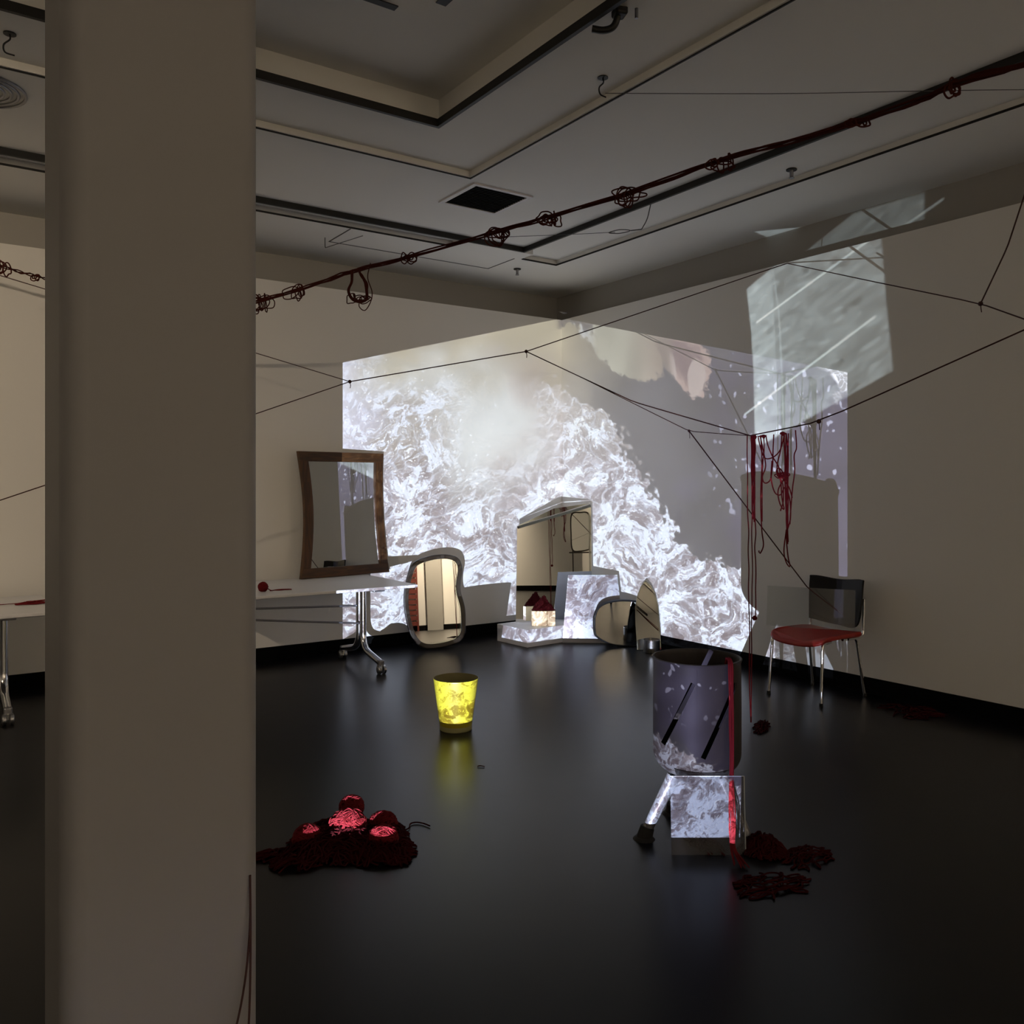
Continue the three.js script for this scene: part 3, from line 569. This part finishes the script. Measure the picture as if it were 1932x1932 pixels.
{ // yarn over the stool and the piles at its foot
  const t = thing('yarn_hank', 'hank of red yarn hanging over the rim of the barrel stool to the floor', 'yarn', [-2.911, 0, 4.698], R(-46.7)), q = rng(9), g = [];
  for (let i = 0; i < 10; i++) {
    const dx = (q() - 0.5) * 0.02, dz = 0.212 + q() * 0.012, j = () => (q() - 0.5) * 0.006;
    g.push(tube([[0.115 + dx, 0.6, 0.09], [0.125 + dx, 0.775, 0.1], [0.135 + dx, 0.782, 0.138], [0.138 + dx + j(), 0.74, 0.137 + (dz - 0.2)], [0.14 + dx + j(), 0.55, 0.139 + (dz - 0.2)], [0.14 + dx + j(), 0.36, 0.15 + (dz - 0.2)], [0.138 + dx + j(), 0.29, 0.19], [0.138 + dx * 1.3 + j(), 0.2, 0.25 + dx * 0.3], [0.138 + dx * 1.5 + j(), 0.12, 0.262], [0.142 + dx + j(), 0.05, 0.272], [0.17 + dx * 4, 0.008, 0.3 + q() * 0.05]], 0.0026, { segs: 50, radial: 5 }));
  }
  part('strands', g, M.yarn, t);
  const pile = (name, label, x, z, w, d, h, n, seed, m = M.yarnDark) => { const o = thing(name, label, 'yarn', [x, 0, z], seed * 0.4); o.userData.kind = 'stuff'; part('strands', tangle(w, d, h, n, seed, 0.0035), m, o); };
  pile('yarn_pile', 'red yarn heaped beside the right edge of the leaning acrylic sheet', -2.84, 5.0, 0.1, 0.09, 0.08, 46, 21, M.yarnDark);
  pile('yarn_pile', 'flat dark yarn tangle on the floor nearest the camera', -3.06, 5.22, 0.17, 0.11, 0.015, 11, 23);
  pile('yarn_pile', 'dark yarn tangle on the floor to the right of the acrylic sheet', -2.74, 5.14, 0.14, 0.09, 0.02, 13, 24);
  pile('yarn_pile', 'small dark yarn pile below the long hanging yarn', -1.37, 3.79, 0.17, 0.05, 0.02, 16, 25);
  pile('yarn_pile', 'faint dark red yarn on the floor along the right wall', -0.25, 4.1, 0.2, 0.22, 0.02, 14, 26);
  pile('yarn_pile', 'dark yarn tangle behind the acrylic sheet under the stool', -2.99, 4.82, 0.12, 0.06, 0.03, 18, 27);
}
{ // yarn in the cream box, on the tables
  const t = thing('yarn_mound', 'mound of red yarn heaped on the small cream box', 'yarn', [-0.74, 0.307, 0.66], R(-32));
  t.userData.kind = 'stuff';
  const g = [...tangle(0.11, 0.05, 0.11, 60, 31, 0.0035), ...tangle(0.07, 0.045, 0.15, 40, 32, 0.0035)]; part('strands', [...g], M.yarnDark, t);
  const b = thing('yarn_ball', 'small red yarn ball with a knotted tail on the table near the column', 'yarn ball', [-3.56, 0.745, 0.88]);
  part('strands', ball(0.036, 30, 77, 0.0028), M.yarn, b);
  part('tail', tube([[0.03, -0.01, 0], [0.06, -0.03, 0.01], [0.1, -0.032, -0.01], [0.13, -0.03, 0.02], [0.17, -0.032, 0.0], [0.2, -0.03, 0.02], [0.22, -0.032, 0.01], [0.19, -0.031, -0.012], [0.12, -0.031, -0.02], [0.05, -0.032, 0.015]], 0.004), M.yarn, b);
  const c = thing('yarn_loop', 'red yarn loop lying on the far left table', 'yarn', [-5.06, 0.712, 0.66]);
  part('strands', [tube([[-0.12, 0.005, 0.02], [-0.05, 0.01, -0.02], [0.02, 0.012, -0.04], [0.08, 0.02, -0.03], [0.13, 0.06, 0], [0.1, 0.02, 0.04], [0.02, 0.006, 0.06], [-0.06, 0.006, 0.05]], 0.005, { closed: true, segs: 60 }), ...tangle(0.09, 0.04, 0.02, 8, 41, 0.0035).map((k) => k.translate(-0.02, 0, 0.02)), tube([[-0.5, 0.004, -0.05], [-0.25, 0.004, -0.03], [-0.1, 0.006, -0.02]], 0.0025)], M.yarn, c);
}
// the thick rope of yarn under the ceiling
function rope(points, strands, seed, r) {
  const q = rng(seed), c = new THREE.CatmullRomCurve3(points.map((p) => V(...p))), g = [], N = 70;
  for (let s = 0; s < strands; s++) {
    const pts = [], ph = (s / strands) * 6.28, tw = 34 + 6 * q();
    for (let i = 0; i <= N; i++) { const t = i / N, p = c.getPoint(t), loose = r * (1 + 1.3 * Math.max(0, n1(t * 16 + s * 3.3, seed))); pts.push(V(p.x + Math.cos(ph + t * tw) * loose * 0.7, p.y + Math.sin(ph + t * tw) * loose, p.z + Math.cos(ph + t * tw) * loose * 0.7)); }
    g.push(tube(pts, r * 0.62, { segs: N * 3, radial: 6 }));
  }
  return { g, c };
}
function loops(p, size, n, seed, r, drop = 0.4, right = V(0.823, 0, 0.568)) {
  const q = rng(seed), g = [];
  for (let i = 0; i < n; i++) {
    const cx = (q() - 0.5) * size * 1.6, w = size * (0.25 + 0.5 * q()), h = size * (0.2 + 0.5 * q()), cy = -drop * size * q(), pts = [], ph = q() * 6.28, dz = (q() - 0.5) * size * 0.6;
    for (let k = 0; k < 9; k++) { const a = ph + (k / 9) * 6.28, j = 0.8 + 0.5 * q(); pts.push(V(p.x, p.y, p.z).addScaledVector(right, cx + Math.cos(a) * w * j).add(V(dz * Math.sin(a + 1) * 0.6, cy + Math.sin(a) * h * j - 0.1 * h, dz * Math.cos(a)))); }
    g.push(tube(pts, r, { closed: true, segs: 44, radial: 5 }));
  }
  return g;
}
{
  const A = [[-4.408, 2.602, 0.482], [-3.936, 2.757, 0.868], [-3.689, 2.856, 1.099], [-3.477, 2.919, 1.367], [-3.286, 2.989, 1.681], [-3.209, 3.014, 1.795], [-3.006, 3.053, 2.178], [-2.742, 3.103, 2.846], [-2.637, 3.109, 3.283], [-2.489, 3.134, 3.811], [-2.387, 3.159, 4.367], [-2.33, 3.138, 4.771], [-2.309, 3.125, 5.089], [-2.319, 3.111, 5.386], [-2.31, 3.121, 5.514], [-2.344, 3.08, 5.794], [-2.387, 3.043, 6.068], [-2.45, 2.9, 7.6], [-2.5, 2.8, 9.6], [-2.5, 2.75, 12.08]];
  const t = thing('yarn_rope', 'thick twisted red yarn rope with loose loops strung below the ceiling to the right', 'rope', [0, 0, 0]);
  const { g } = rope(A, 4, 61, 0.0085); part('rope_strands', g, M.ropeYarn, t);
  const at = (i, dx = 0) => V(...A[i]);
  const L = [[2, 0.1, 9, 0.1], [3, 0.075, 5, 0.2], [7, 0.075, 8, 0.5], [8, 0.06, 7, 0.4], [9, 0.07, 7, 0.9], [10, 0.06, 6, 0.5], [12, 0.05, 4, 0.2], [14, 0.045, 4, 0.4], [6, 0.05, 7, 0.3]];
  L.forEach(([i, s, n, d], k) => part('loose_loop', loops(at(i), s, n, 90 + k, 0.0042, d), M.ropeYarn, t));
  // the big dangling tangle
  const c = at(5), r = V(0.823, 0, 0.568), pt = (x, y, z = 0) => c.clone().addScaledVector(r, x).add(V(z * 0.5, y, -z)), q = rng(8), gg = [];
  for (let i = 0; i < 9; i++) { const j = () => (q() - 0.5) * 0.022; gg.push(tube([pt(-0.03 + j(), 0.0), pt(-0.035 + j(), -0.08), pt(-0.05 + j(), -0.14), pt(-0.03 + j(), -0.2 + j()), pt(0.03 + j(), -0.215 + j()), pt(0.075 + j(), -0.19), pt(0.07 + j(), -0.1), pt(0.04 + j(), -0.04), pt(0.015 + j(), 0)], 0.0042, { segs: 46, radial: 5 })); }
  gg.push(tube([pt(0.1, 0.05), pt(0.08, -0.05), pt(0.11, -0.15), pt(0.1, -0.22), pt(0.06, -0.28), pt(0.02, -0.25), pt(0.03, -0.2)], 0.0035), ...loops(pt(0.015, -0.19), 0.065, 7, 44, 0.0038, 0.2));
  part('dangling_tangle', gg, M.ropeYarn, t);
  const o = thing('yarn_rope', 'red yarn rope with loops at the far left, sloping down behind the column', 'rope', [0, 0, 0]);
  const Bp = [[-5.9, 3.1, 0.72], [-5.507, 3.024, 0.695], [-5.254, 2.976, 0.687], [-5.098, 2.951, 0.674], [-4.997, 2.946, 0.622], [-4.7, 2.78, 0.59], [-4.408, 2.602, 0.482]];
  part('rope_strands', rope(Bp, 3, 71, 0.006).g, M.ropeYarn, o);
  part('loose_loop', loops(V(-5.27, 2.985, 0.69), 0.07, 5, 72, 0.0045, 0.3), M.ropeYarn, o);
  part('loose_loop', loops(V(-5.06, 2.94, 0.66), 0.03, 3, 73, 0.004, 0.3), M.ropeYarn, o);
  const k = thing('yarn_tether', 'yarn tie from the sagging rope behind the column up to the ceiling', 'yarn', [0, 0, 0]);
  part('strand', tube([[-4.408, 2.602, 0.482], [-4.41, 3.1, 0.48], [-4.41, 3.632, 0.48]], 0.004), M.line, k);
}
// thin lines of the web
{
  const J = { a: [-2.998, 2.311, 1.212], b: [-1.77, 2.573, 1.816], c: [-0.006, 3.29, 2.93], d: [-0.649, 2.571, 4.777], e: [-1.391, 1.832, 3.718], f: [-1.334, 1.896, 4.182], g: [-1.451, 1.884, 3.252] };
  const line = (label, pts, r = 0.0036, knots = []) => { const o = thing('yarn_line', label, 'string'); part('strand', tube(pts, r, { segs: 24, tension: 0.05 }), M.line, o); for (const p of knots) part('knot', [new THREE.IcosahedronGeometry(r * 3.4, 1).translate(...p), tube([p, [p[0] + 0.006, p[1] - 0.03, p[2]], [p[0], p[1] - 0.05, p[2] + 0.006]], r * 0.7)], M.line, o); };
  line('taut line over the film from the left knot to the knot near the corner', [J.a, J.b], 0.0042, [J.a, J.b]);
  line('thin line running down from the upper left to the left knot', [[-5.6, 2.96, 0.8], [-4.4, 2.66, 1.0], J.a], 0.0032);
  line('line rising from behind the column on the left to the left knot', [[-5.7, 1.27, 1.05], [-4.5, 1.73, 1.2], J.a], 0.004);
  line('line rising from the corner knot to the top of the right wall', [J.b, [-0.92, 2.92, 2.36], J.c], 0.004);
  line('line from the wall top across the pale patch to the right knot and beyond', [J.c, [-0.32, 2.93, 3.85], J.d, [-0.8, 2.377, 5.159], [-1.4, 1.7, 6.6], [-1.6, 1.4, 7.4]], 0.0042, [J.d]);
  line('line rising steeply from the right knot to the ceiling', [J.d, [-0.8, 2.83, 5.0], [-1.0, 3.675, 5.4]], 0.004);
  line('line sagging from the corner knot to the hanging yarn', [J.b, [-1.485, 2.12, 2.74], J.e], 0.0042);
  line('line rising from the hanging yarn to the right, with a dark knot', [J.e, J.f, [-1.12, 2.326, 5.302], [-0.9, 2.8, 6.6], [-0.006, 3.25, 8.2]], 0.0042, [J.f]);
  line('short slack line between the small grey knot and the hanging yarn', [[-1.64, 2.32, 2.35], J.g, J.e], 0.0028, [J.g]);
  line('line running down from the small grey knot to the back of the chair', [J.g, [-0.458, 0.789, 3.45], [-0.16, 0.56, 3.56]], 0.0042);
}
// hanging yarn
{
  const t = thing('hanging_yarn', 'red yarn strands and loops hanging from the sagging line, two reaching the floor', 'yarn', [0, 0, 0]), q = rng(17);
  const r = V(0.823, 0, 0.568), E = V(-1.391, 1.832, 3.718), k = 5.42 / 1627, pt = (x, y, z = 0) => E.clone().addScaledVector(r, (x - 1417) * k).add(V(0.25 * (x - 1417) * k * 0 + z * 0.4, (822 - y) * k, -z * 0.6 + (x - 1417) * 0.0004));
  const w = () => (q() - 0.5) * 1.6;
  const strand = (list, rr = 0.0042) => part('strand', tube(list.map(([x, y]) => pt(x + w() * 0.5, y, (q() - 0.5) * 0.01)), rr, { segs: list.length * 9, radial: 5 }), M.yarn, t);
  const drop = (x, y0, y1, n = 9, rr = 0.004, dx = 0) => strand(Array.from({ length: n }, (_, i) => [x + w() + dx * (i / n), lerp(y0, y1, i / (n - 1))]), rr);
  drop(1412, 822, 1366, 16, 0.0036, 6); drop(1421, 824, 1366, 16, 0.0036, -2);
  for (let i = 0; i < 5; i++) drop(1419 + i * 1.7, 823, 960 + 14 * q() + i * 6, 8, 0.0042, 2 - i);
  drop(1425, 824, 1165, 14, 0.004, 2); part('knot', ball(0.013, 8, 18, 0.003).map((g) => g.translate(...pt(1425, 1168).toArray())), M.yarn, t);
  strand([[1431, 822], [1434, 840], [1440, 860], [1446, 866], [1458, 862], [1468, 850], [1474, 830], [1476, 818]]);
  strand([[1434, 822], [1440, 850], [1444, 880], [1438, 900], [1442, 912], [1452, 906], [1456, 880], [1457, 850], [1458, 820]]);
  strand([[1444, 821], [1448, 840], [1456, 862], [1466, 880], [1472, 900], [1484, 920], [1490, 940]]);
  strand([[1436, 822], [1437, 870], [1436, 940], [1437, 1000], [1440, 1030], [1434, 1046], [1432, 1040]]);
  strand([[1441, 822], [1442, 850], [1438, 890], [1438, 985]], 0.0036);
  for (let i = 0; i < 5; i++) drop(1475 + i * 1.9, 818, 1000 + 30 * q(), 9, 0.0042, 6 - i * 1.6);
  strand([[1478, 900], [1466, 925], [1468, 950], [1476, 962], [1472, 940], [1470, 905], [1462, 890], [1468, 884], [1476, 896]]);
  strand([[1455, 870], [1454, 905], [1460, 930], [1470, 934], [1478, 920], [1486, 945], [1487, 980], [1480, 1010], [1482, 1050], [1486, 1070], [1480, 1062], [1476, 1040], [1480, 1000]]);
  strand([[1496, 812], [1497, 845], [1493, 860], [1494, 890], [1490, 920], [1488, 960], [1486, 990]]);
  strand([[1472, 820], [1470, 850], [1464, 880], [1468, 900], [1474, 915], [1474, 945], [1470, 965]]);
  part('tangle_knot', loops(pt(1474, 896), 0.03, 9, 19, 0.0035, 0.3), M.yarn, t);
  part('top_wrap', loops(pt(1424, 824), 0.018, 6, 20, 0.004, 0.1).concat(loops(pt(1476, 818), 0.016, 6, 29, 0.004, 0.1), loops(pt(1438, 823), 0.014, 5, 30, 0.004, 0.1)), M.yarn, t);
}
{
  const t = thing('column_string', 'two dark strings slanting off the lower right edge of the column', 'string');
  part('strand', tube([[-5.008, 0.5, 5.105], [-5.012, 0.36, 5.115], [-5.045, 0.2, 5.15], [-5.12, 0.006, 5.2]], 0.003), M.line, t);
  part('strand', tube([[-5.008, 0.5, 5.105], [-5.01, 0.36, 5.115], [-5.02, 0.2, 5.14], [-5.05, 0.006, 5.2]], 0.003), M.line, t);
}
// ---------------------------------------------------------------- ceiling fittings
{
  const t = thing('ceiling_grille', 'square dark air grille in a white frame in the ceiling', 'grille', [-2.2, 3.675, 1.89]);
  part('frame', [box(-0.26, 0.26, -0.012, 0, 0.225, 0.255), box(-0.26, 0.26, -0.012, 0, -0.255, -0.225), box(-0.26, -0.225, -0.012, 0, -0.225, 0.225), box(0.225, 0.26, -0.012, 0, -0.225, 0.225)], M.whitePaint, t);
  part('backing', box(-0.225, 0.225, -0.003, 0, -0.225, 0.225), M.black, t);
  for (let i = 0; i < 15; i++) part('slat', box(-0.225, 0.225, -0.009, -0.003, -0.21 + i * 0.03, -0.203 + i * 0.03), M.skirting, t);
  const v = thing('round_vent', 'round ceiling vent of concentric rings at the upper left', 'vent', [-5.46, 3.67, 1.85]);
  for (let i = 0; i < 6; i++) part('ring', new THREE.TorusGeometry(0.06 + i * 0.035, 0.009, 8, 48).rotateX(Math.PI / 2), M.greyMetal, v);
  part('backing', new THREE.CylinderGeometry(0.24, 0.24, 0.006, 40).translate(0, 0.005, 0), M.plaster, v);
  const sprinkler = (label, x, y, z) => { const s = thing('sprinkler_head', label, 'sprinkler', [x, y, z]); part('escutcheon', cyl(0.036, 0.036, [0, -0.008, 0], [0, 0, 0]), M.black, s); part('body', cyl(0.012, 0.014, [0, -0.05, 0], [0, -0.005, 0]), M.greyMetal, s); part('deflector', cyl(0.018, 0.018, [0, -0.062, 0], [0, -0.058, 0]), M.greyMetal, s); part('arm', [cyl(0.003, 0.003, [-0.012, -0.06, 0], [-0.012, -0.04, 0]), cyl(0.003, 0.003, [0.012, -0.06, 0], [0.012, -0.04, 0])], M.greyMetal, s); };
  sprinkler('small sprinkler head in the ceiling ledge near the room corner', -0.903, HC, 0.453);
  sprinkler('small sprinkler head in the ceiling above the right wall', -0.8, 3.68, 3.58);
  const hook = (label, x, y, z) => { const s = thing('ceiling_hook', label, 'hook', [x, y, z]); part('plate', cyl(0.028, 0.028, [0, -0.005, 0], [0, 0, 0]), M.black, s); part('wire', tube([[0, -0.005, 0], [0, -0.03, 0.004], [-0.025, -0.06, 0], [-0.02, -0.095, 0.002], [0.02, -0.1, 0]], 0.004), M.black, s); };
  hook('little ceiling hook with a bent wire near the top of the picture', -2.74, 3.675, 3.87);
  hook('little ceiling hook with bent wires at the upper left', -5.36, 3.675, 2.6);
  const w1 = thing('wire', 'thin tensioned wire below the ceiling at the upper right', 'wire'); part('strand', tube([[-2.68, 3.625, 3.82], [-2.0, 3.6, 4.35], [-0.6, 3.5, 5.6], [0, 3.28, 6.0]], 0.0022), M.wire, w1);
  const w2 = thing('wire', 'thin wire with a turnbuckle below the ceiling near the corner', 'wire');
  part('strand', tube([[-1.95, 3.535, 1.41], [-1.5, 3.5, 1.98], [-1.27, 3.48, 2.3]], 0.0022), M.wire, w2);
  part('turnbuckle', [tube([[-1.3, 3.48, 2.26], [-1.25, 3.495, 2.33], [-1.2, 3.48, 2.4], [-1.25, 3.467, 2.33]], 0.0035, { closed: true, segs: 40 }), cyl(0.004, 0.004, [-1.2, 3.48, 2.4], [-1.14, 3.485, 2.46]), tube([[-1.14, 3.485, 2.46], [-1.12, 3.56, 2.5], [-1.1, 3.676, 2.52]], 0.004)], M.wire, w2);
  const w3 = thing('wire', 'thin cranked wire hanging from the ceiling ledge at the left', 'wire');
  part('strand', [tube([[-2.86, HC, 0.39], [-2.86, 3.57, 0.39], [-2.855, 3.545, 0.385]], 0.004), cyl(0.003, 0.003, [-2.855, 3.545, 0.385], [-2.62, 3.628, 0.63])], M.wire, w3);
  const b = thing('projector_mount', 'black clamp and mount hanging at the top of the picture', 'mount', [-3.12, 3.76, 4.4], R(-20));
  part('clamp', [rbox(0.06, 0.13, 0.07, 0.012, 0.02, -0.05, 0), rbox(0.09, 0.06, 0.12, 0.015, 0.0, -0.005, 0.06)], M.black, b);
  part('arm', [tube([[0.02, -0.09, 0], [0.0, -0.15, -0.02], [-0.04, -0.165, -0.04], [-0.09, -0.155, -0.06]], 0.016)], M.black, b);
  part('knob', [cyl(0.02, 0.02, [-0.1, -0.02, 0.05], [-0.06, -0.02, 0.05]), cyl(0.008, 0.008, [0.09, -0.13, 0.03], [0.09, 0.0, 0.03])], M.greyMetal, b);
}
{
  const s = thing('yarn_scrap', 'tiny dark scrap of yarn on the floor in front of the bucket', 'scrap'); part('strand', tube([[-3.24, 0.004, 3.42], [-3.225, 0.006, 3.425], [-3.21, 0.004, 3.445]], 0.003), M.line, s);
}
// ---------------------------------------------------------------- behind the camera, seen in the mirrors
{
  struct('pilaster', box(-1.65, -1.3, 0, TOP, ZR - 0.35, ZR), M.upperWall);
  const t = thing('slatted_screen', 'dark red slatted screen by the rear wall', 'screen', [-2.08, 0, ZR - 0.25]);
  part('post', box(-0.24, -0.2, 0, 1.6, -0.03, 0.03), M.redLouvre, t); part('post', box(0.2, 0.24, 0, 1.6, -0.03, 0.03), M.redLouvre, t);
  for (let i = 0; i < 12; i++) part('slat', box(-0.2, 0.2, 0.12 + i * 0.12, 0.21 + i * 0.12, -0.015, 0.015), M.redLouvre, t);
  const m = thing('standing_mirror', 'rounded mirror on a slender wooden stand before the rear wall', 'mirror', [-2.75, 0, ZR - 0.5], Math.PI);
  const P = [[-0.19, 0.95], [-0.22, 1.3], [-0.2, 1.75], [0, 1.8], [0.2, 1.75], [0.22, 1.3], [0.19, 0.95], [0, 0.92]];
  part('mirror_glass', slab(outline(splinePoints(P)), 0.012, 0.003), M.mirror, m);
  const fr = outline(splinePoints(P.map(([x, y]) => [x * 1.08, (y - 1.36) * 1.04 + 1.36]))); fr.holes.push(outline(splinePoints(P.map(([x, y]) => [x * 0.98, (y - 1.36) * 0.985 + 1.36])))); part('frame', slab(fr, 0.03, 0.005, -0.01), M.darkFrame, m);
  part('stand', [cyl(0.014, 0.014, [-0.2, 0, -0.03], [-0.2, 1.4, -0.03]), cyl(0.014, 0.014, [0.2, 0, -0.03], [0.2, 1.4, -0.03]), box(-0.27, 0.27, 0.87, 0.9, -0.06, 0.04), box(-0.22, 0.22, 0.1, 0.16, -0.06, 0.04)], M.darkFrame, m);
}
renderer.render(scene, camera);
